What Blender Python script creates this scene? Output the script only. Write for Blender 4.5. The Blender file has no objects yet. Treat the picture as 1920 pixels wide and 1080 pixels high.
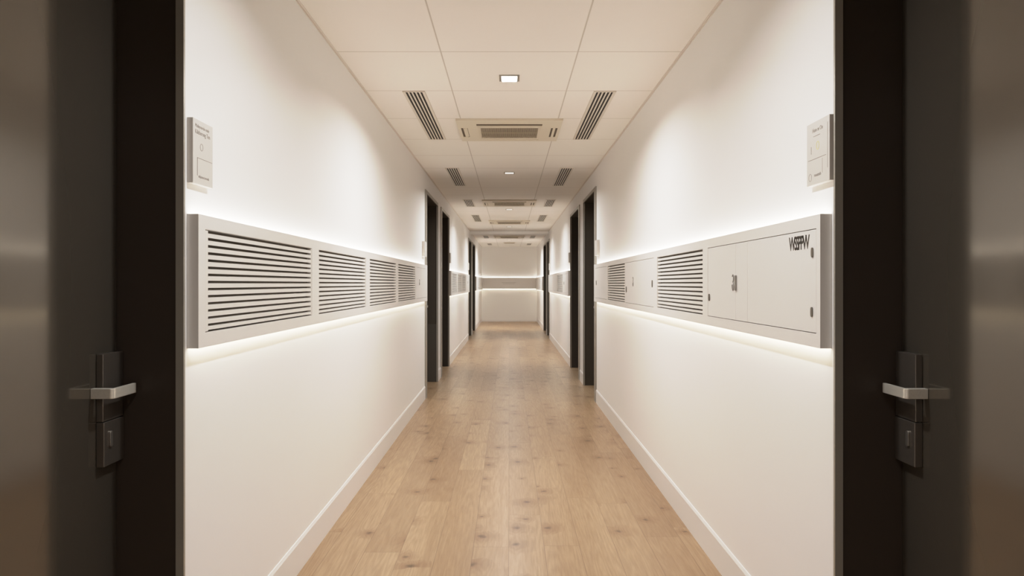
import bpy, bmesh, math, random
from mathutils import Vector

random.seed(4)
sc = bpy.context.scene
COL = sc.collection

# ------------------------------------------------------------------ dimensions
HW = 0.955          # half width of the corridor
CH = 2.575          # ceiling height
EYE = 1.30
F = 1280.0          # focal length in pixels (24 mm on a 36 mm sensor, 1920 px wide)
YB = 23.5           # far end wall
YF = -3.0           # wall behind the viewer
UF = 0.035          # the service panels stand this far off the wall
XF = HW - UF
DOOR_H = 2.33

# ------------------------------------------------------------------ materials
def new_mat(name):
    m = bpy.data.materials.new(name); m.use_nodes = True
    nt = m.node_tree
    return m, nt, nt.nodes['Principled BSDF'], nt.nodes['Material Output']

def N(nt, typ, **kw):
    n = nt.nodes.new(typ)
    for k, v in kw.items():
        setattr(n, k, v)
    return n

def math_n(nt, op, a, b=None, c=None):
    n = nt.nodes.new('ShaderNodeMath'); n.operation = op
    for i, v in enumerate((a, b, c)):
        if v is None: continue
        if hasattr(v, 'is_output') or isinstance(v, bpy.types.NodeSocket):
            nt.links.new(v, n.inputs[i])
        else:
            n.inputs[i].default_value = v
    return n.outputs[0]

def mix_c(nt, fac, a, b, blend='MIX'):
    n = nt.nodes.new('ShaderNodeMix'); n.data_type = 'RGBA'; n.blend_type = blend
    for idx, v in ((0, fac), (6, a), (7, b)):
        if isinstance(v, bpy.types.NodeSocket): nt.links.new(v, n.inputs[idx])
        elif idx == 0: n.inputs[0].default_value = v
        else: n.inputs[idx].default_value = (*v[:3], 1)
    return n.outputs[2]

def plaster(name, col, rough=0.6, bump=0.02, scale=60, var=0.03, spec=0.3):
    m, nt, b, o = new_mat(name)
    tc = N(nt, 'ShaderNodeTexCoord')
    n1 = N(nt, 'ShaderNodeTexNoise'); n1.inputs['Scale'].default_value = 1.3; n1.inputs['Detail'].default_value = 3
    nt.links.new(tc.outputs['Object'], n1.inputs['Vector'])
    dark = tuple(c * (1 - var) for c in col)
    c = mix_c(nt, n1.outputs['Fac'], dark, col)
    nt.links.new(c, b.inputs['Base Color'])
    n2 = N(nt, 'ShaderNodeTexNoise'); n2.inputs['Scale'].default_value = scale; n2.inputs['Detail'].default_value = 4
    nt.links.new(tc.outputs['Object'], n2.inputs['Vector'])
    bp = N(nt, 'ShaderNodeBump'); bp.inputs['Strength'].default_value = bump; bp.inputs['Distance'].default_value = 0.002
    nt.links.new(n2.outputs['Fac'], bp.inputs['Height'])
    nt.links.new(bp.outputs['Normal'], b.inputs['Normal'])
    b.inputs['Roughness'].default_value = rough
    b.inputs['Specular IOR Level'].default_value = spec
    return m

def metal(name, col, rough=0.3, metallic=1.0, streak=(1, 60, 1), var=0.1, rvar=0.06):
    m, nt, b, o = new_mat(name)
    tc = N(nt, 'ShaderNodeTexCoord')
    mp = N(nt, 'ShaderNodeMapping'); mp.inputs['Scale'].default_value = streak
    nt.links.new(tc.outputs['Object'], mp.inputs['Vector'])
    n1 = N(nt, 'ShaderNodeTexNoise'); n1.inputs['Scale'].default_value = 3; n1.inputs['Detail'].default_value = 3
    nt.links.new(mp.outputs['Vector'], n1.inputs['Vector'])
    c = mix_c(nt, n1.outputs['Fac'], tuple(x * (1 - var) for x in col), tuple(min(1, x * (1 + var)) for x in col))
    nt.links.new(c, b.inputs['Base Color'])
    r = math_n(nt, 'MULTIPLY_ADD', n1.outputs['Fac'], rvar, rough - rvar / 2)
    nt.links.new(r, b.inputs['Roughness'])
    b.inputs['Metallic'].default_value = metallic
    return m

def emitter(name, col, strength):
    m, nt, b, o = new_mat(name)
    b.inputs['Base Color'].default_value = (*col, 1)
    tc = N(nt, 'ShaderNodeTexCoord')
    n1 = N(nt, 'ShaderNodeTexNoise'); n1.inputs['Scale'].default_value = 2
    nt.links.new(tc.outputs['Object'], n1.inputs['Vector'])
    s = math_n(nt, 'MULTIPLY_ADD', n1.outputs['Fac'], strength * 0.04, strength * 0.98)
    b.inputs['Emission Color'].default_value = (*col, 1)
    nt.links.new(s, b.inputs['Emission Strength'])
    return m

def floor_mat():
    m, nt, b, o = new_mat('oak_planks')
    tc = N(nt, 'ShaderNodeTexCoord')
    sp = N(nt, 'ShaderNodeSeparateXYZ'); nt.links.new(tc.outputs['Object'], sp.inputs[0])
    X, Y = sp.outputs[0], sp.outputs[1]
    W, L = 0.175, 1.75
    xs = math_n(nt, 'DIVIDE', math_n(nt, 'ADD', X, 0.003 + 20 * W), W)
    row = math_n(nt, 'FLOOR', xs); fx = math_n(nt, 'FRACT', xs)
    wn = N(nt, 'ShaderNodeTexWhiteNoise', noise_dimensions='1D')
    nt.links.new(math_n(nt, 'ADD', row, 3.37), wn.inputs['W'])
    ys = math_n(nt, 'ADD', math_n(nt, 'DIVIDE', Y, L), math_n(nt, 'MULTIPLY', wn.outputs['Value'], 7.3))
    pid = math_n(nt, 'FLOOR', ys); fy = math_n(nt, 'FRACT', ys)
    cmb = N(nt, 'ShaderNodeCombineXYZ'); nt.links.new(row, cmb.inputs[0]); nt.links.new(pid, cmb.inputs[1])
    w2 = N(nt, 'ShaderNodeTexWhiteNoise', noise_dimensions='3D'); nt.links.new(cmb.outputs[0], w2.inputs['Vector'])
    rnd = w2.outputs['Value']
    sc3 = N(nt, 'ShaderNodeSeparateColor'); nt.links.new(w2.outputs['Color'], sc3.inputs[0])
    # local coordinates shifted per plank so the grain never runs across a joint
    loc = N(nt, 'ShaderNodeCombineXYZ')
    nt.links.new(math_n(nt, 'ADD', X, math_n(nt, 'MULTIPLY', rnd, 13.0)), loc.inputs[0])
    nt.links.new(math_n(nt, 'ADD', Y, math_n(nt, 'MULTIPLY', sc3.outputs[1], 31.0)), loc.inputs[1])
    nt.links.new(math_n(nt, 'MULTIPLY', rnd, 9.0), loc.inputs[2])
    def mapped(s):
        mp = N(nt, 'ShaderNodeMapping'); mp.inputs['Scale'].default_value = s
        nt.links.new(loc.outputs[0], mp.inputs['Vector']); return mp.outputs[0]
    # broad tone drift inside the plank
    nA = N(nt, 'ShaderNodeTexNoise'); nA.inputs['Scale'].default_value = 1; nA.inputs['Detail'].default_value = 4
    nt.links.new(mapped((22, 1.3, 1)), nA.inputs['Vector'])
    # knots
    kd = N(nt, 'ShaderNodeTexNoise'); kd.inputs['Scale'].default_value = 14; kd.inputs['Detail'].default_value = 2
    nt.links.new(loc.outputs[0], kd.inputs['Vector'])
    kv = N(nt, 'ShaderNodeVectorMath', operation='SCALE'); kv.inputs['Scale'].default_value = 0.05
    nt.links.new(kd.outputs['Color'], kv.inputs[0])
    ka = N(nt, 'ShaderNodeVectorMath', operation='ADD')
    nt.links.new(loc.outputs[0], ka.inputs[0]); nt.links.new(kv.outputs[0], ka.inputs[1])
    km = N(nt, 'ShaderNodeMapping'); km.inputs['Scale'].default_value = (4.2, 4.4, 0.0)
    nt.links.new(ka.outputs[0], km.inputs['Vector'])
    vo = N(nt, 'ShaderNodeTexVoronoi', voronoi_dimensions='2D'); vo.inputs['Scale'].default_value = 1.0
    nt.links.new(km.outputs[0], vo.inputs['Vector'])
    vs = N(nt, 'ShaderNodeSeparateColor'); nt.links.new(vo.outputs['Color'], vs.inputs[0])
    has = math_n(nt, 'GREATER_THAN', vs.outputs[0], 0.58)
    size = math_n(nt, 'MULTIPLY_ADD', vs.outputs[1], 0.12, 0.045)
    core = N(nt, 'ShaderNodeMapRange', interpolation_type='SMOOTHSTEP')
    nt.links.new(vo.outputs['Distance'], core.inputs[0])
    core.inputs[1].default_value = 0.0; nt.links.new(size, core.inputs[2])
    core.inputs[3].default_value = 1.0; core.inputs[4].default_value = 0.0
    halo = N(nt, 'ShaderNodeMapRange', interpolation_type='SMOOTHSTEP')
    nt.links.new(vo.outputs['Distance'], halo.inputs[0])
    halo.inputs[1].default_value = 0.0; nt.links.new(math_n(nt, 'MULTIPLY', size, 4.2), halo.inputs[2])
    halo.inputs[3].default_value = 1.0; halo.inputs[4].default_value = 0.0
    coreM = math_n(nt, 'MULTIPLY', core.outputs[0], has)
    haloM = math_n(nt, 'MULTIPLY', halo.outputs[0], has)
    # cathedral grain: contour lines of a stretched noise, bent round the knots
    nB = N(nt, 'ShaderNodeTexNoise'); nB.inputs['Scale'].default_value = 1; nB.inputs['Detail'].default_value = 1.5
    nt.links.new(mapped((8.5, 0.55, 1)), nB.inputs['Vector'])
    h = math_n(nt, 'ADD', nB.outputs['Fac'], math_n(nt, 'MULTIPLY', haloM, 0.10))
    rings = math_n(nt, 'SINE', math_n(nt, 'MULTIPLY', h, 110.0))
    rings = math_n(nt, 'MULTIPLY_ADD', rings, 0.5, 0.5)
    # fine pores
    nC = N(nt, 'ShaderNodeTexNoise'); nC.inputs['Scale'].default_value = 1; nC.inputs['Detail'].default_value = 5
    nC.inputs['Roughness'].default_value = 0.65
    nt.links.new(mapped((150, 7, 1)), nC.inputs['Vector'])
    base = N(nt, 'ShaderNodeValToRGB')
    el = base.color_ramp.elements
    el[0].position = 0.0; el[0].color = (0.262, 0.166, 0.090, 1)
    el[1].position = 1.0; el[1].color = (0.445, 0.318, 0.198, 1)
    e = el.new(0.5); e.color = (0.345, 0.230, 0.133, 1)
    t = math_n(nt, 'ADD', math_n(nt, 'MULTIPLY', sc3.outputs[2], 0.50), math_n(nt, 'MULTIPLY', nA.outputs['Fac'], 0.52))
    nt.links.new(t, base.inputs[0])
    c = mix_c(nt, math_n(nt, 'MULTIPLY', rings, 0.24), base.outputs[0], (0.20, 0.115, 0.055))
    pf = N(nt, 'ShaderNodeMapRange'); nt.links.new(nC.outputs['Fac'], pf.inputs[0])
    pf.inputs[1].default_value = 0.42; pf.inputs[2].default_value = 0.75; pf.inputs[3].default_value = 0; pf.inputs[4].default_value = 0.45
    c = mix_c(nt, pf.outputs[0], c, (0.185, 0.108, 0.055))
    c = mix_c(nt, math_n(nt, 'MULTIPLY', haloM, 0.55), c, (0.185, 0.098, 0.045))
    c = mix_c(nt, math_n(nt, 'MULTIPLY', coreM, 0.75), c, (0.06, 0.032, 0.017))
    # joints
    dx = math_n(nt, 'MULTIPLY', math_n(nt, 'MINIMUM', fx, math_n(nt, 'SUBTRACT', 1.0, fx)), W)
    dy = math_n(nt, 'MULTIPLY', math_n(nt, 'MINIMUM', fy, math_n(nt, 'SUBTRACT', 1.0, fy)), L)
    d = math_n(nt, 'MINIMUM', dx, dy)
    jm = N(nt, 'ShaderNodeMapRange'); nt.links.new(d, jm.inputs[0])
    jm.inputs[1].default_value = 0.0006; jm.inputs[2].default_value = 0.0022; jm.inputs[3].default_value = 0.7; jm.inputs[4].default_value = 0
    c = mix_c(nt, jm.outputs[0], c, (0.16, 0.095, 0.05))
    nt.links.new(c, b.inputs['Base Color'])
    r = math_n(nt, 'MULTIPLY_ADD', nC.outputs['Fac'], 0.14, 0.27)
    nt.links.new(r, b.inputs['Roughness'])
    b.inputs['Specular IOR Level'].default_value = 0.32
    hb = math_n(nt, 'SUBTRACT', math_n(nt, 'MULTIPLY', nC.outputs['Fac'], 0.3), math_n(nt, 'MULTIPLY', jm.outputs[0], 1.5))
    bp = N(nt, 'ShaderNodeBump'); bp.inputs['Strength'].default_value = 0.12; bp.inputs['Distance'].default_value = 0.001
    nt.links.new(hb, bp.inputs['Height']); nt.links.new(bp.outputs['Normal'], b.inputs['Normal'])
    return m

TILE_Y0, TILE = 3.752, 0.7575
def ceiling_mat():
    m, nt, b, o = new_mat('ceiling_tiles')
    tc = N(nt, 'ShaderNodeTexCoord')
    sp = N(nt, 'ShaderNodeSeparateXYZ'); nt.links.new(tc.outputs['Object'], sp.inputs[0])
    X, Y = sp.outputs[0], sp.outputs[1]
    fy = math_n(nt, 'FRACT', math_n(nt, 'DIVIDE', math_n(nt, 'ADD', Y, 20 * TILE - TILE_Y0), TILE))
    dy = math_n(nt, 'MULTIPLY', math_n(nt, 'MINIMUM', fy, math_n(nt, 'SUBTRACT', 1.0, fy)), TILE)
    dx = math_n(nt, 'ABSOLUTE', math_n(nt, 'SUBTRACT', math_n(nt, 'ABSOLUTE', X), 0.377))
    d = math_n(nt, 'MINIMUM', dx, dy)
    jm = N(nt, 'ShaderNodeMapRange', interpolation_type='SMOOTHSTEP'); nt.links.new(d, jm.inputs[0])
    jm.inputs[1].default_value = 0.0018; jm.inputs[2].default_value = 0.0055; jm.inputs[3].default_value = 1; jm.inputs[4].default_value = 0
    n1 = N(nt, 'ShaderNodeTexNoise'); n1.inputs['Scale'].default_value = 1.5; n1.inputs['Detail'].default_value = 2
    nt.links.new(tc.outputs['Object'], n1.inputs['Vector'])
    c = mix_c(nt, n1.outputs['Fac'], (0.83, 0.79, 0.735), (0.86, 0.82, 0.765))
    c = mix_c(nt, math_n(nt, 'MULTIPLY', jm.outputs[0], 0.60), c, (0.36, 0.30, 0.24))
    nt.links.new(c, b.inputs['Base Color'])
    b.inputs['Roughness'].default_value = 0.75
    bp = N(nt, 'ShaderNodeBump'); bp.inputs['Strength'].default_value = 0.3; bp.inputs['Distance'].default_value = 0.002
    nt.links.new(math_n(nt, 'SUBTRACT', 1.0, jm.outputs[0]), bp.inputs['Height']); nt.links.new(bp.outputs['Normal'], b.inputs['Normal'])
    return m

M = {}
M['wall'] = plaster('white_wall_paint', (0.875, 0.86, 0.842), 0.55)
M['floor'] = floor_mat()
M['ceiling'] = ceiling_mat()
M['base'] = plaster('baseboard_paint', (0.80, 0.775, 0.76), 0.35, 0.0, spec=0.5)
M['panel'] = plaster('panel_coating', (0.72, 0.695, 0.665), 0.42, 0.01, 200, 0.02, 0.4)
M['sign'] = plaster('sign_coating', (0.63, 0.60, 0.565), 0.42, 0.0)
M['door_paint'] = plaster('access_door_coating', (0.72, 0.70, 0.675), 0.38, 0.01, 200, 0.02, 0.4)
M['slat'] = plaster('slat_coating', (0.72, 0.69, 0.65), 0.42, 0.0, 200, 0.02, 0.4)
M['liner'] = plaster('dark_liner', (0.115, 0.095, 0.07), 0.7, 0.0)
M['groove'] = plaster('dark_groove', (0.06, 0.05, 0.04), 0.7, 0.0)
M['black'] = plaster('dark_jamb_paint', (0.038, 0.027, 0.020), 0.45, 0.02, 40, 0.15, 0.35)
M['brown'] = plaster('brown_jamb_paint', (0.052, 0.042, 0.031), 0.45, 0.02, 40, 0.15, 0.35)
M['black2'] = plaster('dark_kick_paint', (0.070, 0.060, 0.048), 0.5, 0.02, 40, 0.15, 0.35)
M['leaf'] = metal('dark_satin_door', (0.116, 0.100, 0.079), 0.115, 0.62, (1, 1, 1), 0.02, 0.0)
M['casing'] = metal('grey_satin_casing', (0.34, 0.32, 0.28), 0.36, 0.45)
M['steel'] = metal('brushed_steel', (0.74, 0.70, 0.62), 0.38, 0.55, (60, 2, 60))
M['plate'] = metal('dark_plate_metal', (0.15, 0.13, 0.11), 0.30, 0.7, (60, 60, 2))
M['ink'] = plaster('dark_ink', (0.05, 0.04, 0.03), 0.6, 0.0)
M['ink_soft'] = plaster('grey_ink', (0.28, 0.25, 0.22), 0.6, 0.0)
M['ink_yellow'] = plaster('yellow_ink', (0.78, 0.70, 0.28), 0.6, 0.0)
M['ac'] = plaster('cream_plastic', (0.70, 0.635, 0.515), 0.45, 0.0, 60, 0.02, 0.4)
M['ac_grille'] = plaster('beige_grille', (0.46, 0.39, 0.29), 0.5, 0.0)
M['ac_dark'] = plaster('brown_slot', (0.11, 0.08, 0.05), 0.6, 0.0)
M['vent_bar'] = plaster('vent_bar_paint', (0.68, 0.62, 0.54), 0.5, 0.0)
M['vent_dark'] = plaster('vent_throat', (0.022, 0.017, 0.012), 0.7, 0.0)
M['trimgrey'] = plaster('ceiling_angle_paint', (0.72, 0.66, 0.60), 0.6, 0.0)
M['hinge'] = metal('dark_hinge', (0.20, 0.18, 0.15), 0.4, 0.9)
M['latch'] = metal('grey_latch', (0.34, 0.32, 0.29), 0.4, 0.9)
LED_S = 11.5
M['led_up'] = emitter('led_up', (1.0, 0.955, 0.88), LED_S)
M['led_down'] = emitter('led_down', (1.0, 0.91, 0.73), LED_S * 0.9)
M['lamp'] = emitter('lamp_diffuser', (1.0, 0.96, 0.90), 3.2)
M['lamp_far'] = emitter('lamp_diffuser_dim', (1.0, 0.94, 0.87), 1.1)

# ------------------------------------------------------------------ mesh builder
class MB:
    def __init__(s): s.bm = bmesh.new()
    def box(s, x0, x1, y0, y1, z0, z1):
        x0, x1 = sorted((x0, x1)); y0, y1 = sorted((y0, y1)); z0, z1 = sorted((z0, z1))
        v = [s.bm.verts.new(p) for p in ((x0,y0,z0),(x1,y0,z0),(x1,y1,z0),(x0,y1,z0),(x0,y0,z1),(x1,y0,z1),(x1,y1,z1),(x0,y1,z1))]
        for f in ((0,3,2,1),(4,5,6,7),(0,1,5,4),(1,2,6,5),(2,3,7,6),(3,0,4,7)):
            s.bm.faces.new([v[i] for i in f])
        return s
    def prism(s, pts, axis, a, b):
        """extrude a polygon (list of 2-D points) along an axis from a to b"""
        def P(p, t):
            if axis == 'x': return (t, p[0], p[1])
            if axis == 'y': return (p[0], t, p[1])
            return (p[0], p[1], t)
        A = [s.bm.verts.new(P(p, a)) for p in pts]; B = [s.bm.verts.new(P(p, b)) for p in pts]
        n = len(pts)
        s.bm.faces.new(A); s.bm.faces.new(B[::-1])
        for i in range(n):
            s.bm.faces.new((A[i], B[i], B[(i+1) % n], A[(i+1) % n]))
        return s
    def build(s, name, mat, parent=None, bevel=0.0, segs=2, smooth=False):
        bmesh.ops.recalc_face_normals(s.bm, faces=s.bm.faces)
        org = Vector((0, 0, 0))
        if parent is not None:
            p = parent
            while p is not None: org += p.location; p = p.parent
        if parent is None:
            cs = [v.co for v in s.bm.verts]
            org = Vector(((min(c.x for c in cs)+max(c.x for c in cs))/2, (min(c.y for c in cs)+max(c.y for c in cs))/2, min(c.z for c in cs)))
            if name in ('floor', 'ceiling'): org = Vector((0, 0, 0))
        bmesh.ops.translate(s.bm, verts=s.bm.verts, vec=-org)
        me = bpy.data.meshes.new(name); s.bm.to_mesh(me); s.bm.free()
        me.materials.append(mat)
        o = bpy.data.objects.new(name, me); COL.objects.link(o)
        if parent is not None: o.parent = parent
        else: o.location = org
        if smooth:
            for f in me.polygons: f.use_smooth = True
        if bevel > 0:
            md = o.modifiers.new('bevel', 'BEVEL'); md.width = bevel; md.segments = segs; md.limit_method = 'ANGLE'
            md.harden_normals = False
        return o

def tag(o, label, cat, group=None, kind=None):
    o['label'] = label; o['category'] = cat
    if group: o['group'] = group
    if kind: o['kind'] = kind
    return o

def root(name, loc, label, cat, group=None, kind=None):
    o = bpy.data.objects.new(name, None); o.empty_display_size = 0.1
    COL.objects.link(o); o.location = loc
    return tag(o, label, cat, group, kind)

def wbox(mb, s, u0, u1, y0, y1, z0, z1):
    """box on wall side s (-1 left, +1 right); u = distance from the wall into the corridor"""
    return mb.box(s * (HW - u0), s * (HW - u1), y0, y1, z0, z1)

def text_mesh(name, body, size, mat, parent, s, u, y, z, sx=1.0, spacing=1.0, extrude=0.0004, align='LEFT'):
    """lettering standing on wall side s, reading as seen from the corridor; y,z = left end of the baseline"""
    cu = bpy.data.curves.new('tmp', 'FONT'); cu.body = body; cu.size = size
    cu.space_character = spacing; cu.extrude = extrude; cu.offset = .0016 if size > .05 else 0; cu.align_x = align
    tmp = bpy.data.objects.new('tmp', cu); COL.objects.link(tmp)
    dg = bpy.context.evaluated_depsgraph_get(); dg.update()
    me = bpy.data.meshes.new_from_object(tmp.evaluated_get(dg))
    bpy.data.objects.remove(tmp); bpy.data.curves.remove(cu)
    me.materials.clear(); me.materials.append(mat)
    org = Vector((0, 0, 0)); p = parent
    while p is not None: org += p.location; p = p.parent
    for v in me.vertices:
        a, bb, c = v.co
        a *= sx
        # left wall: reading direction is +Y ; right wall: reading direction is -Y
        v.co = Vector((s * (HW - u) - s * c, y + (a if s < 0 else -a), z + bb)) - org
    o = bpy.data.objects.new(name, me); COL.objects.link(o); o.parent = parent
    return o

def Yx(dx, xw=XF):      # depth at which something on the plane |x| = xw shows dx pixels off the vanishing point
    return xw * F / dx

# ------------------------------------------------------------------ the setting
fl = MB().box(-1.5, 1.5, YF - .2, YB + .2, -0.1, 0).build('floor', M['floor'])
tag(fl, 'light oak plank floor with brown knots running down the corridor', 'floor', kind='structure')
ce = MB().box(-1.5, 1.5, YF - .2, YB + .2, CH, CH + 0.1).build('ceiling', M['ceiling'])
tag(ce, 'beige suspended ceiling of large rectangular tiles with thin joints', 'ceiling', kind='structure')

# openings: (start, end) of the clear opening
OPEN = {-1: [(0.93, 1.985), (7.84, 9.05), (9.60, 10.75), (15.95, 17.1), (17.6, 18.9)],
         1: [(0.93, 1.985), (7.60, 8.73), (9.34, 10.6), (16.28, 17.2), (17.6, 18.9)]}
T = 0.34            # wall depth
LN = 0.02           # jamb lining
for s, nm in ((-1, 'left'), (1, 'right')):
    mb = MB(); y = YF - .2
    bb = MB()
    for (a, b) in OPEN[s]:
        wbox(mb, s, 0, -T, y, a - LN, 0.0, CH)
        wbox(mb, s, 0, -T, a - LN, b + LN, DOOR_H + LN, CH)
        y = b + LN
    wbox(mb, s, 0, -T, y, YB + .2, 0.0, CH)
    w = mb.build('wall_' + nm, M['wall'])
    tag(w, f'white painted {nm} corridor wall broken by dark door recesses', 'wall', kind='structure')
    # baseboard with a chamfered top
    y = YF
    for k, (a, b) in enumerate(OPEN[s] + [(YB, YB)]):
        y1 = a - (0.03 if k == 0 else 0.14) if a < YB else YB
        pts = [(s * HW, 0.0), (s * (HW - 0.009), 0.0), (s * (HW - 0.009), 0.132), (s * (HW - 0.0035), 0.145), (s * HW, 0.145)]
        bb.prism(pts, 'y', y, y1)
        y = b + 0.016
    t = bb.build('baseboard_' + nm, M['base'])
    tag(t, f'white baseboard along the foot of the {nm} wall', 'baseboard', kind='structure')

w = MB().box(-HW, HW, YB, YB + .15, 0, CH).build('wall_back', M['wall'])
tag(w, 'plain pale end wall closing the far end of the corridor', 'wall', kind='structure')
w = MB().box(-HW, HW, YF - .15, YF, 0, CH).build('wall_front', M['wall'])
tag(w, 'plain white wall closing the corridor behind the viewer', 'wall', kind='structure')
w = MB().box(-HW, HW, YB - .010, YB, 0, 0.04).build('baseboard_back', M['base'])
tag(w, 'low pale baseboard at the foot of the far end wall', 'baseboard', kind='structure')

# shallow header crossing the ceiling in front of the last stretch
w = MB().box(-HW, HW, 16.55, 16.95, CH - 0.07, CH).build('trim_1', M['wall'], bevel=0.006)
tag(w, 'shallow pale header crossing the ceiling before the last doors', 'ceiling header', kind='structure')
for s, n, nm in ((-1, 2, 'left'), (1, 3, 'right')):
    mb = MB()
    pts = [(s * HW, CH), (s * (HW - 0.011), CH), (s * (HW - 0.011), CH - 0.003), (s * (HW - .003), CH - 0.003), (s * (HW - .003), CH - 0.011), (s * HW, CH - 0.011)]
    mb.prism(pts, 'y', YF, 16.55); mb.prism(pts, 'y', 16.95, YB)
    t = mb.build('trim_%d' % n, M['trimgrey'])
    tag(t, f'thin angle trim where the ceiling meets the {nm} wall', 'ceiling trim', kind='structure')

# ------------------------------------------------------------------ doors
U_LEAF = -0.185
def door(s, n, a, b, label, near=False, rail=False):
    r = root('door_%d' % n, (s * (HW - U_LEAF), (a + b) / 2, 0), label, 'door', kind='structure')
    # dark lining: two jambs and the head
    mb = MB()
    wbox(mb, s, -0.0005, -T + .01, b, b + LN - .0005, 0.0, DOOR_H + LN - .0005)
    wbox(mb, s, -0.0005, -T + .01, a - LN + .0005, a, 0.0, DOOR_H + LN - .0005)
    wbox(mb, s, -0.0005, -T + .01, a, b, DOOR_H, DOOR_H + LN - .0005)
    mb.build('door_frame', M['black' if near else 'brown'], r)
    # satin metal casing around the opening
    mb = MB(); wn = 0.025 if near else 0.13
    c0, c1 = -0.011, 0.012
    wbox(mb, s, c0, c1, b - 0.009, b - .0005, 0.0, DOOR_H); wbox(mb, s, 0.0003, c1, b - .0005, b + 0.001, 0.0, DOOR_H + .038)
    wbox(mb, s, 0.0003, c1, a - wn, a, 0.0, DOOR_H + .038)
    wbox(mb, s, 0.0003, c1, a, b - .0005, DOOR_H, DOOR_H + .038)
    mb.build('casing', M['casing'], r)
    # leaf
    lf = wbox(MB(), s, U_LEAF, U_LEAF - .04, a + .003, b - .003, 0.006, DOOR_H - .004).build('door_leaf', M['leaf'], r, bevel=0.0015)
    # back plate, lock plate, thumb turn
    yj = b
    wbox(MB(), s, U_LEAF, U_LEAF + .019, yj - .102, yj - .004, 0.918, 1.105).build('back_plate', M['plate'], r, bevel=0.0016)
    lp = wbox(MB(), s, U_LEAF, U_LEAF + .0215, yj - .102, yj - .004, 0.793, 0.916).build('lock_plate', M['plate'], r, bevel=0.0016)
    mb = MB(); yc, zc = yj - .072, 0.866
    pts = [(yc + .0065 * math.cos(t * math.pi / 12), zc + (.016 if math.sin(t * math.pi / 12) > 0 else -.016) * 1 + .0065 * math.sin(t * math.pi / 12)) for t in range(24)]
    x0, x1 = s * (HW - (U_LEAF + .021)), s * (HW - (U_LEAF + .0265))
    mb.prism(pts, 'x', x0, x1); mb.build('thumb_turn', M['latch'], lp, bevel=.0008)
    # lever: neck out of the leaf, then the grip parallel to it, rounded corner
    za, zb = 0.986, 1.014
    ul = -0.122; yc = yj - .128
    def Xu(u): return s * (HW - u)
    outer = []; R_ = .012
    pts = [(Xu(U_LEAF), yc + .018), (Xu(U_LEAF), yc)]
    for k in range(7):
        t = k / 6 * math.pi / 2
        pts.append((Xu(ul - R_ + R_ * math.sin(t)), yc + R_ - R_ * math.cos(t)))
    pts += [(Xu(ul), yj - .014), (Xu(ul - .003), yj - .0135), (Xu(ul - .010), yj - .014), (Xu(ul - .010), yc + .017)]
    MB().prism(pts, 'z', za, zb).build('lever_handle', M['steel'], r, bevel=0.0015)
    if rail:
        wbox(MB(), s, -.004, -.18, b - .008, b - .0004, 0.0, 0.765).build('kick_panel', M['black2'], r, bevel=.001)
    return r

desc = {
 -1: ['near left dark satin metal door with steel lever, filling the left picture edge',
      'dark recessed door on the left wall just past the long louvred panel',
      'second dark recessed door of the left middle pair, before the short louvred panel',
      'dark recessed door on the far left, just beyond the short louvred panel',
      'farthest dark door on the left wall, last before the end wall'],
  1: ['near right dark satin metal door with steel lever, filling the right picture edge',
      'dark recessed door on the right wall just past the long panel with lettering',
      'second dark recessed door of the right middle pair, before the short panel',
      'dark recessed door on the far right, just beyond the short panel',
      'farthest dark door on the right wall, last before the end wall']}
n = 1
for s in (-1, 1):
    for k, (a, b) in enumerate(OPEN[s]):
        door(s, n, a, b, desc[s][k], near=(k == 0), rail=(k == 1 and s == -1)); n += 1

# ------------------------------------------------------------------ service panels
ZT, ZB = 1.507, 1.108       # outer top and bottom
LZ0, LZ1 = 1.155, 1.462     # louvre opening
DZ0, DZ1 = 1.150, 1.466     # access door opening

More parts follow.
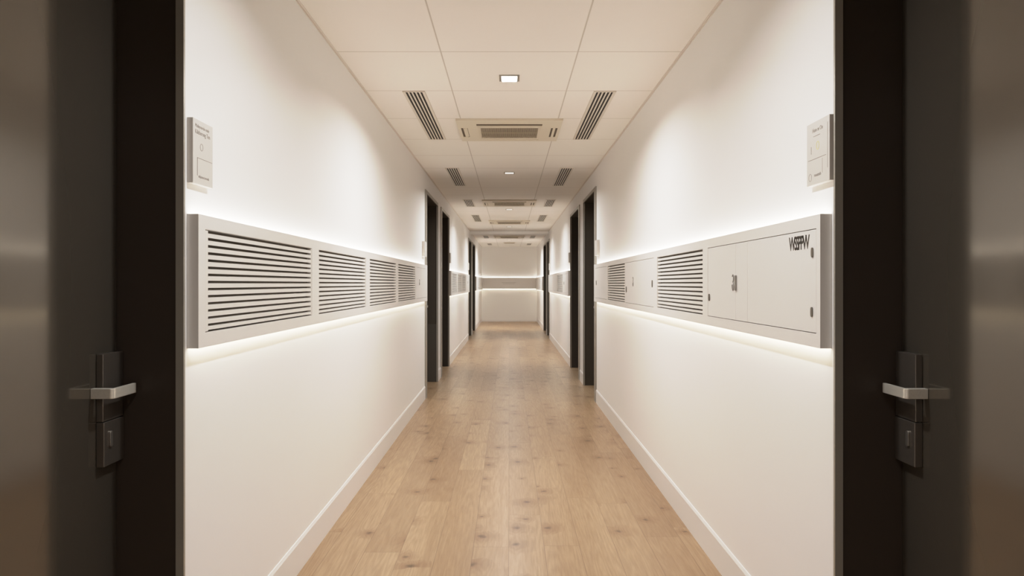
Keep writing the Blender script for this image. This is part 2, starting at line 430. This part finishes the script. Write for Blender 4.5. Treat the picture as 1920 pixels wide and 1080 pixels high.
def panel(s, y0, y1, items, label):
    """items: ('grille', ya, yb) | ('door', ya, yb, opts) in order of depth"""
    r = root('service_panel', (s * HW, (y0 + y1) / 2, ZB), label, 'panel', 'wall service panels with concealed lighting')
    mb = MB()
    ui = 0.014
    e0, e1 = y0 + .006, y1 - .006
    # face: rails above and below plus the mullions between the openings
    wbox(mb, s, ui, UF, e0, e1, DZ1, ZT - .016); wbox(mb, s, ui, UF, e0, e1, ZB + .016, DZ0)
    wbox(mb, s, UF - .0045, UF, e0, e1, ZT - .016, ZT); wbox(mb, s, UF - .0045, UF, e0, e1, ZB, ZB + .016)
    prev = e0
    for it in items:
        wbox(mb, s, ui, UF, prev, it[1], DZ0, DZ1); prev = it[2]
        if it[0] == 'grille':
            wbox(mb, s, ui + .002, UF - .0004, it[1], it[2], LZ1 + .0025, DZ1)
            wbox(mb, s, ui + .002, UF - .0004, it[1], it[2], DZ0, LZ0 - .0025)
    wbox(mb, s, ui, UF, prev, e1, DZ0, DZ1)
    # spine against the wall and end cheeks
    wbox(mb, s, 0.0003, ui, e0, e1, ZB + .016, ZT - .016)
    for ya, yb in ((y0, y0 + .006), (y1 - .006, y1)):
        wbox(mb, s, 0.0003, UF, ya, yb, ZB, ZT)
    mb.build('frame', M['panel'], r)
    wbox(MB(), s, .006, UF - .006, y0 + .008, y1 - .008, ZT - .016, ZT - .012).build('led_strip', M['led_up'], r)
    wbox(MB(), s, .006, UF - .006, y0 + .008, y1 - .008, ZB + .012, ZB + .016).build('led_strip', M['led_down'], r)
    for it in items:
        ya, yb = it[1], it[2]
        if it[0] == 'grille':
            # inset frame, dark liner, tilted slats
            wb = min(.022, (yb - ya) * .05) if len(it) > 3 else .006
            nr, fr = (ya + wb, yb - .012)
            mb = MB()
            wbox(mb, s, ui, UF - .0015, ya + .0035, nr, LZ0, LZ1)
            wbox(mb, s, ui, UF - .0015, fr, yb - .0015, LZ0, LZ1)
            pitch = (LZ1 - LZ0) / 14.0
            hsl = pitch * .57
            for k in range(14):
                zt = LZ1 - k * pitch - pitch * .40        # dark gap comes first at the top
                zb_ = zt - hsl + (.003 if k == 13 else 0)
                xf, xb = s * (HW - (UF - .002)), s * (HW - (ui + .004))
                pts = [(xf, zb_ - .000), (xf, zt), (xf + s * .0015, zt + .0008), (xb, zt + .0035), (xb, zt + .0020), (xf + s * .002, zb_ + .001)]
                mb.prism(pts, 'y', nr - .001, fr + .001)
            g = mb.build('louver_grille', M['slat'], r)
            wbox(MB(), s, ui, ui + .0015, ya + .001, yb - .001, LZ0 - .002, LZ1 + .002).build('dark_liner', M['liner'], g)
        else:
            opt = it[3] if len(it) > 3 else {}
            wbox_l = wbox(MB(), s, ui, ui + .004, ya, yb, DZ0, DZ1).build('door_reveal', M['groove'], r)
            cuts = [ya] + opt.get('cuts', []) + [yb]
            doors = []
            for q in range(len(cuts) - 1):
                g0 = .0022 if q == 0 else .0008
                g1 = .0022 if q == len(cuts) - 2 else .0008
                d_ = wbox(MB(), s, ui + .004, UF - .0006, cuts[q] + g0, cuts[q+1] - g1, DZ0 + .0022, DZ1 - .0022).build('access_door', M['door_paint'], r, bevel=.0006, segs=1)
                doors.append(d_)
            def host(yy):
                for q in range(len(cuts) - 1):
                    if cuts[q] <= yy <= cuts[q+1]: return doors[q]
                return doors[0]
            for (yy, zz, hh, ww) in opt.get('hinges', []):
                mb = MB()
                pts = [(yy + ww / 2 * math.cos(t * math.pi / 10), zz + hh / 2 * math.copysign(abs(math.sin(t * math.pi / 10)) ** .5, math.sin(t * math.pi / 10))) for t in range(20)]
                mb.prism(pts, 'x', s * (HW - (UF - .001)), s * (HW - (UF + .003)))
                mb.build('hinge', M['hinge'], host(yy))
            for (yy, zz, sc_) in opt.get('latches', []):
                # small cam latch: an upper hook and a lower ring
                mb = MB(); x0, x1 = s * (HW - (UF - .001)), s * (HW - (UF + .0025))
                def arc(cy, cz, ry, rz, t0, t1, th, n_=14):
                    o_, i_ = [], []
                    for k in range(n_ + 1):
                        t = math.radians(t0 + (t1 - t0) * k / n_)
                        o_.append((cy + (ry + th) * math.cos(t), cz + (rz + th) * math.sin(t)))
                        i_.append((cy + ry * math.cos(t), cz + rz * math.sin(t)))
                    for k in range(n_):
                        mb.prism([o_[k], o_[k+1], i_[k+1], i_[k]], 'x', x0, x1)
                d2 = 1 if s < 0 else -1
                arc(yy, zz + .014 * sc_, .008 * sc_ * d2, .010 * sc_, 150, -90, .003 * sc_)
                arc(yy, zz - .012 * sc_, .009 * sc_ * d2, .012 * sc_, 90, -200, .003 * sc_)
                mb.build('latch', M['latch'], host(yy))
            for (yy, zz, hh, ww) in opt.get('bars', []):
                wbox(MB(), s, UF - .001, UF + .006, yy - ww/2, yy + ww/2, zz - hh/2, zz + hh/2).build('pull_bar', M['latch'], host(yy), bevel=.0015)
            for (body, yy, zz, size, sx) in opt.get('text', []):
                text_mesh('lettering', body, size, M['ink'], host(yy - .01 if s > 0 else yy + .01), s, UF - .0006, yy, zz, sx, 0.74)
    return r

# left, nearest: four louvres then a small door
panel(-1, 2.02, 7.66, [
    ('grille', Yx(570), Yx(370), 1), ('grille', Yx(357), Yx(269)), ('grille', Yx(261.5), Yx(212)), ('grille', Yx(208), Yx(176.5)),
    ('door', Yx(174), 7.55, {'cuts': [Yx(165)], 'latches': [(Yx(168.5), 1.315, 1.1)]})],
    'long grey wall panel on the near left with four louvre grilles')
# left, middle stretch
panel(-1, 10.80, 15.80, [
    ('grille', 11.0, 12.0), ('grille', 12.15, 13.25), ('grille', 13.4, 14.55), ('door', 14.7, 15.7, {'hinges': [(15.1, 1.33, .05, .03)]})],
    'shorter louvred wall panel on the left between the middle and far doors')
panel(-1, 18.95, 23.46, [
    ('grille', 20.3, 21.0), ('door', 21.1, 22.0), ('door', 22.1, 23.2)],
    'last small wall panel on the left, touching the far end wall')
# right, nearest
panel(1, 2.02, 7.42, [
    ('door', Yx(575.5), Yx(372), {'cuts': [Yx(446), Yx(424)],
        'hinges': [(Yx(568.5), 1.3 + 58.5 * Yx(568.5) / F, .030, .012), (Yx(567.5), 1.3 - 53 * Yx(567.5) / F, .030, .012), (Yx(375), 1.3 - 25.5 * Yx(375) / F, .032, .020)],
        'latches': [(Yx(419.5), 1.305, 1.25)], 'bars': [(Yx(425.3), 1.303, .062, .012)],
        'text': [('WSSPPVV', Yx(524.5), 1.3 + 64.5 * Yx(545) / F, 0.060, .74)]}),
    ('grille', Yx(362.5), Yx(277)),
    ('door', Yx(270.5), Yx(217.5), {'cuts': [Yx(239)],
        'hinges': [(Yx(268), 1.30, .046, .022), (Yx(219.5), 1.255, .046, .03)], 'latches': [(Yx(232), 1.315, 1.3)]}),
    ('grille', Yx(216.3), Yx(184.5)),
    ('door', Yx(182.5), 7.34, {'hinges': [(7.22, 1.31, .05, .03)]})],
    'long grey wall panel on the near right with dark lettering and hatches')
panel(1, 10.66, 16.12, [
    ('door', 10.85, 11.7, {'hinges': [(11.5, 1.31, .05, .03)]}), ('grille', 11.8, 13.2), ('door', 13.35, 14.4), ('door', 14.5, 15.95, {'cuts': [15.2]})],
    'shorter wall panel on the right with one louvre between plain hatches')
panel(1, 18.95, 23.46, [
    ('door', 19.1, 19.9), ('grille', 20.2, 21.0), ('door', 21.3, 22.9)],
    'last small wall panel on the right, touching the far end wall')

# end wall band
r = root('service_panel', (0, YB, ZB), 'pale band panel glowing above and below across the end wall', 'panel', 'wall service panels with concealed lighting')
mb = MB(); X0 = HW - UF - .004
mb.box(-X0, X0, YB - UF, YB - UF + .0045, ZB + .02, ZT); mb.box(-X0, X0, YB - UF + .0045, YB - .0003, ZB + .036, ZT - .016)
mb.build('frame', M['panel'], r)
MB().box(-X0, X0, YB - UF + .006, YB - .006, ZT - .016, ZT - .012).build('led_strip', M['led_up'], r)
MB().box(-X0, X0, YB - UF + .006, YB - .006, ZB + .032, ZB + .036).build('led_strip', M['led_down'], r)
mb = MB()
mb.box(-.26, .22, YB - UF - .0015, YB - UF, 1.335, 1.342); mb.box(-.22, .18, YB - UF - .0015, YB - UF, 1.290, 1.295)
mb.build('slot_line', M['ink_soft'], r)

# ------------------------------------------------------------------ small sign plates beside the doors
def sign(s, y0, y1, z0, z1, label, style=None, dep=.018):
    r = root('sign_plate', (s * HW, (y0 + y1) / 2, z0), label, 'sign', 'white sign plates beside the doors')
    body = wbox(MB(), s, 0.0003, dep, y0, y1, z0, z1).build('plate_body', M['sign'], r, bevel=.0012)
    u = dep
    H = z1 - z0; Wd = y1 - y0
    def rc(mb, a0, a1, b0, b1):       # a along the reading direction 0..1, b up 0..1
        ya, yb = (y0 + a0 * Wd, y0 + a1 * Wd) if s < 0 else (y1 - a0 * Wd, y1 - a1 * Wd)
        wbox(mb, s, u - .0003, u + .0004, ya, yb, z0 + b0 * H, z0 + b1 * H)
    def yr(a): return y0 + a * Wd if s < 0 else y1 - a * Wd
    def ring(a, b_, ra, rb, th):
        mb = MB(); cy, cz = yr(a), z0 + b_ * H
        for k in range(20):
            t0, t1 = k * math.pi / 10, (k + 1) * math.pi / 10
            mb.prism([(cy + ra * math.cos(t0), cz + rb * math.sin(t0)), (cy + ra * math.cos(t1), cz + rb * math.sin(t1)),
                      (cy + (ra - th) * math.cos(t1), cz + (rb - th) * math.sin(t1)), (cy + (ra - th) * math.cos(t0), cz + (rb - th) * math.sin(t0))], 'x',
                      s * (HW - u + .0003), s * (HW - u - .0005))
        return mb
    if style == 'left':
        text_mesh('lettering', 'Mulsyonrdo mde', .0150, M['ink_soft'], r, s, u, yr(.10), z0 + .875 * H, .92, 1)
        text_mesh('lettering', 'Kilitherong Ten', .0185, M['ink_soft'], r, s, u, yr(.10), z0 + .775 * H, .86, 1)
        ring(.42, .59, .010, .011, .0014).build('icon', M['ink_soft'], r)
        mb = MB()
        rc(mb, .20, .96, .405, .411); rc(mb, .20, .222, .13, .411)
        mb.build('window_outline', M['ink_soft'], r)
        text_mesh('lettering', 'mijuanocrornoils', .0130, M['ink_soft'], r, s, u, yr(.26), z0 + .105 * H, .82, 1)
    elif style == 'right':
        text_mesh('lettering', 'Hom m Oo', .0175, M['ink_soft'], r, s, u, yr(.26), z0 + .835 * H, .85, 1)
        mb = MB(); rc(mb, .30, .60, .765, .771)
        rc(mb, .20, .215, .50, .62); rc(mb, .92, .93, .20, .90); rc(mb, .06, .86, .405, .411); rc(mb, .70, .706, .15, .38)
        mb.build('fine_lines', M['ink_soft'], r)
        ring(.50, .605, .0095, .013, .0018).build('icon', M['ink_yellow'], r)
        ring(.16, .13, .010, .012, .001).build('icon', M['ink_soft'], r)
        text_mesh('lettering', 'nouatnth', .0150, M['ink_soft'], r, s, u, yr(.34), z0 + .125 * H, .85, 1)
    return r
sign(-1, 2.022, 2.157, 1.600, 1.794, 'small white sign plate with two text lines above the near left panel', 'left')
sign(1, 1.998, 2.150, 1.604, 1.797, 'small white sign plate with yellow ring above the near right panel', 'right')
sign(-1, 7.46, 7.64, 1.600, 1.765, 'small pale sign plate beside the first recessed door on the left', dep=.03)
sign(1, 7.22, 7.40, 1.600, 1.765, 'small pale sign plate beside the first recessed door on the right', dep=.03)
sign(-1, 10.83, 10.97, 1.630, 1.790, 'small pale sign plate above the short louvred panel on the left', dep=.022)
sign(1, 10.70, 10.84, 1.630, 1.790, 'small pale sign plate above the short panel on the right', dep=.022)
sign(-1, 15.6, 15.76, 1.620, 1.775, 'tiny sign plate at the far end of the left middle stretch', dep=.03)
sign(1, 15.9, 16.06, 1.620, 1.775, 'tiny sign plate at the far end of the right middle stretch', dep=.03)

# ------------------------------------------------------------------ ceiling fittings
def diffuser(s, y0, y1, label):
    xa, xb = .560, .708
    r = root('air_diffuser', (s * (xa + xb) / 2, (y0 + y1) / 2, CH), label, 'vent', 'slatted air diffusers in the ceiling')
    e = .018
    mb = MB(); zt, zb = CH, CH - .006
    for (a, b) in ((xa, xa + e), (xb - e, xb)): mb.box(s * a, s * b, y0, y1, zb, zt)
    mb.box(s * (xa + e), s * (xb - e), y0, y0 + .012, zb, zt); mb.box(s * (xa + e), s * (xb - e), y1 - .012, y1, zb, zt)
    mb.build('frame', M['vent_bar'], r)
    mb = MB(); inner = (xb - xa) - 2 * e; slot = .0135; bar = (inner - 5 * slot) / 4
    for k in range(4):
        a = xa + e + slot + k * (slot + bar)
        pts = [(s * a, zb), (s * (a + bar * .9), zb), (s * (a + bar), zb + .002), (s * (a + bar), zt - .001), (s * a, zt - .001)]
        mb.prism(pts, 'y', y0 + .012, y1 - .012)
    mb.build('bars', M['vent_bar'], r)
    MB().box(s * (xa + e), s * (xb - e), y0 + .012, y1 - .012, zt - .0012, zt).build('dark_throat', M['vent_dark'], r)
pairs = [(4.515, 6.02), (7.50, 8.87), (10.36, 11.25), (12.65, 13.95), (18.1, 19.1), (21.6, 22.5)]
where = ['nearest long', 'second', 'third', 'fourth', 'fifth', 'farthest tiny']
for (a, b), wd in zip(pairs, where):
    for s, nm in ((-1, 'left'), (1, 'right')):
        diffuser(s, a, b, f'{wd} slotted ceiling air vent on the {nm} side')

def cassette(y0, y1, label, hw=.415, small=False):
    r = root('air_conditioner', (0, (y0 + y1) / 2, CH), label, 'air conditioner', 'ceiling air conditioner units')
    D = y1 - y0
    zb = CH - .016
    mb = MB()
    fy = lambda t: y0 + t * D
    gx = .262
    # fascia built round the openings
    sl0, sl1 = fy(.155), fy(.235)
    mb.box(-hw, hw, y0, sl0, zb, CH); mb.box(-hw, -gx, sl0, sl1, zb, CH); mb.box(gx, hw, sl0, sl1, zb, CH)
    mb.box(-gx, gx, sl1, fy(.335), zb, CH)
    mb.box(-hw, hw, fy(.84), y1, zb, CH)
    g = .236
    mb.box(-gx, -g, fy(.335), fy(.84), zb, CH); mb.box(g, gx, fy(.335), fy(.84), zb, CH)
    for sx in (-1, 1):
        prev = gx
        for (a, b) in ((.338, .354), (.374, .392)):
            mb.box(sx * prev, sx * a, fy(.335), fy(.78), zb, CH); prev = b
        mb.box(sx * prev, sx * hw, fy(.335), fy(.78), zb, CH)
        mb.box(sx * gx, sx * hw, fy(.235), fy(.335), zb, CH)
        mb.box(sx * gx, sx * hw, fy(.78), fy(.84), zb, CH)
    mb.build('fascia', M['ac'], r)
    mb = MB(); mb.box(-gx, gx, sl0, sl1, zb + .003, CH)
    for sx in (-1, 1): mb.box(sx * .338, sx * .392, fy(.335), fy(.78), zb + .004, CH)
    mb.build('air_slot', M['ac_dark'], r)
    # return grille: fine bars over a beige backing
    ry0, ry1 = fy(.335), fy(.84)
    b = MB().box(-g, g, ry0, ry1, CH - .003, CH).build('return_backing', M['ac_dark'], r)
    mb = MB(); nb = 46
    for k in range(nb):
        x = -g + (k + .5) * 2 * g / nb
        mb.box(x - .0028, x + .0028, ry0, ry1, zb + .002, zb + .006)
    mb.box(-g, g, (ry0 + ry1) / 2 - .004, (ry0 + ry1) / 2 + .004, zb + .001, zb + .006)
    mb.build('return_grille', M['ac_grille'], r)
    # raised rim around the grille door
    mb = MB()
    mb.box(-gx + .004, gx - .004, fy(.25), fy(.27), zb - .003, zb); mb.box(-gx + .004, gx - .004, fy(.90), fy(.92), zb - .003, zb)
    mb.box(-gx + .004, -gx + .012, fy(.27), fy(.90), zb - .003, zb); mb.box(gx - .012, gx - .004, fy(.27), fy(.90), zb - .003, zb)
    mb.build('grille_rim', M['ac'], r)
    # swing flap in the left slot
    mb = MB(); mb.prism([(-.372, zb), (-.366, zb - .004), (-.342, zb + .004), (-.346, zb + .008)], 'y', fy(.345), fy(.77))
    mb.build('air_flap', M['ac'], r)
cassette(5.27, 6.03, 'nearest cream ceiling air conditioner, between the long vents')
cassette(10.36, 11.14, 'second cream ceiling air conditioner along the corridor')
cassette(13.70, 14.50, 'third cream ceiling air conditioner, before the header')
cassette(18.1, 19.0, 'fourth and farthest ceiling air conditioner, beyond the header')
# little return grille near the end wall
r = root('ceiling_grille', (0, 21.2, CH), 'small low ceiling grille nearest the end wall', 'grille')
mb = MB()
mb.box(-.18, .18, 20.95, 21.0, CH - .012, CH); mb.box(-.18, .18, 21.45, 21.5, CH - .012, CH)
mb.box(-.18, -.15, 21.0, 21.45, CH - .012, CH); mb.box(.15, .18, 21.0, 21.45, CH - .012, CH)
mb.build('frame', M['vent_bar'], r)
mb = MB()
for k in range(5): mb.box(-.15, .15, 21.03 + k * .09, 21.07 + k * .09, CH - .010, CH - .001)
mb.build('bars', M['ac_grille'], r)

def downlight(y, label, x=0.0, power=29, lamp='lamp'):
    r = root('downlight', (x, y, CH), label, 'light', 'square recessed ceiling downlights')
    o_, i_ = .062, .049
    mb = MB(); zb = CH - .005
    mb.box(x - o_, x + o_, y - o_, y - i_, zb, CH); mb.box(x - o_, x + o_, y + i_, y + o_, zb, CH)
    mb.box(x - o_, x - i_, y - i_, y + i_, zb, CH); mb.box(x + i_, x + o_, y - i_, y + i_, zb, CH)
    mb.build('trim_ring', M['casing'], r, bevel=.001)
    MB().box(x - i_, x + i_, y - i_, y + i_, CH - .003, CH - .001).build('diffuser', M[lamp], r)
    ld = bpy.data.lights.new('downlight_beam', 'AREA'); ld.shape = 'SQUARE'; ld.size = .09; ld.energy = power
    ld.color = (1.0, 1.0, 1.0); ld.spread = math.radians(154)
    lo = bpy.data.objects.new('beam', ld); COL.objects.link(lo); lo.parent = r; lo.location = (0, 0, -.010)
    lo.visible_camera = True
downlight(4.228, 'nearest bright square downlight in the ceiling')
downlight(7.85, 'second square downlight along the ceiling, in the dim stretch', power=33, lamp='lamp_far')
downlight(11.70, 'third square downlight, beyond the second air conditioner', lamp='lamp_far')
downlight(15.25, 'fourth square downlight, just before the header', lamp='lamp_far')
downlight(19.9, 'farthest square downlight, close to the end wall', power=40, lamp='lamp_far')
downlight(2.05, 'square downlight in the ceiling above the viewer', power=19)
downlight(-0.4, 'square downlight in the ceiling behind the viewer', power=20)

WL = 4.0
# ------------------------------------------------------------------ camera and look
cam = bpy.data.cameras.new('camera'); cam.lens = 24; cam.sensor_width = 36; cam.sensor_fit = 'HORIZONTAL'
cam.shift_x = 5 / 1920; cam.shift_y = -8 / 1920; cam.clip_start = .02
co = bpy.data.objects.new('camera', cam); COL.objects.link(co)
co.location = (0, 0, EYE); co.rotation_euler = (math.pi / 2, 0, 0)
sc.camera = co
wd = bpy.data.worlds.new('world'); sc.world = wd; wd.use_nodes = True
wd.node_tree.nodes['Background'].inputs[0].default_value = (1, .93, .85, 1)
wd.node_tree.nodes['Background'].inputs[1].default_value = 0.0
sc.view_settings.view_transform = 'Standard'
sc.view_settings.look = 'None'
sc.view_settings.exposure = 0.0
# soft highlight shoulder, as the camera's own tone curve does
vs = sc.view_settings; vs.use_curve_mapping = True
cm = vs.curve_mapping; cm.white_level = (WL, WL, WL); cm.extend = 'HORIZONTAL'
cv = cm.curves[3]
pts = [(0, 0), (.25 / WL, .25), (.5 / WL, .5), (.75 / WL, .70), (1.1 / WL, .83), (1.8 / WL, .93), (2.8 / WL, .985), (1, 1)]
while len(cv.points) < len(pts): cv.points.new(.5, .5)
for p, q in zip(cv.points, pts): p.location = q
cm.update()
sc.cycles.max_bounces = 9; sc.cycles.diffuse_bounces = 7; sc.cycles.glossy_bounces = 5
sc.cycles.use_denoising = True; sc.cycles.use_adaptive_sampling = True; sc.cycles.adaptive_threshold = 0.02
sc.cycles.sample_clamp_indirect = 4.0
sc.cycles.caustics_reflective = False; sc.cycles.caustics_refractive = False
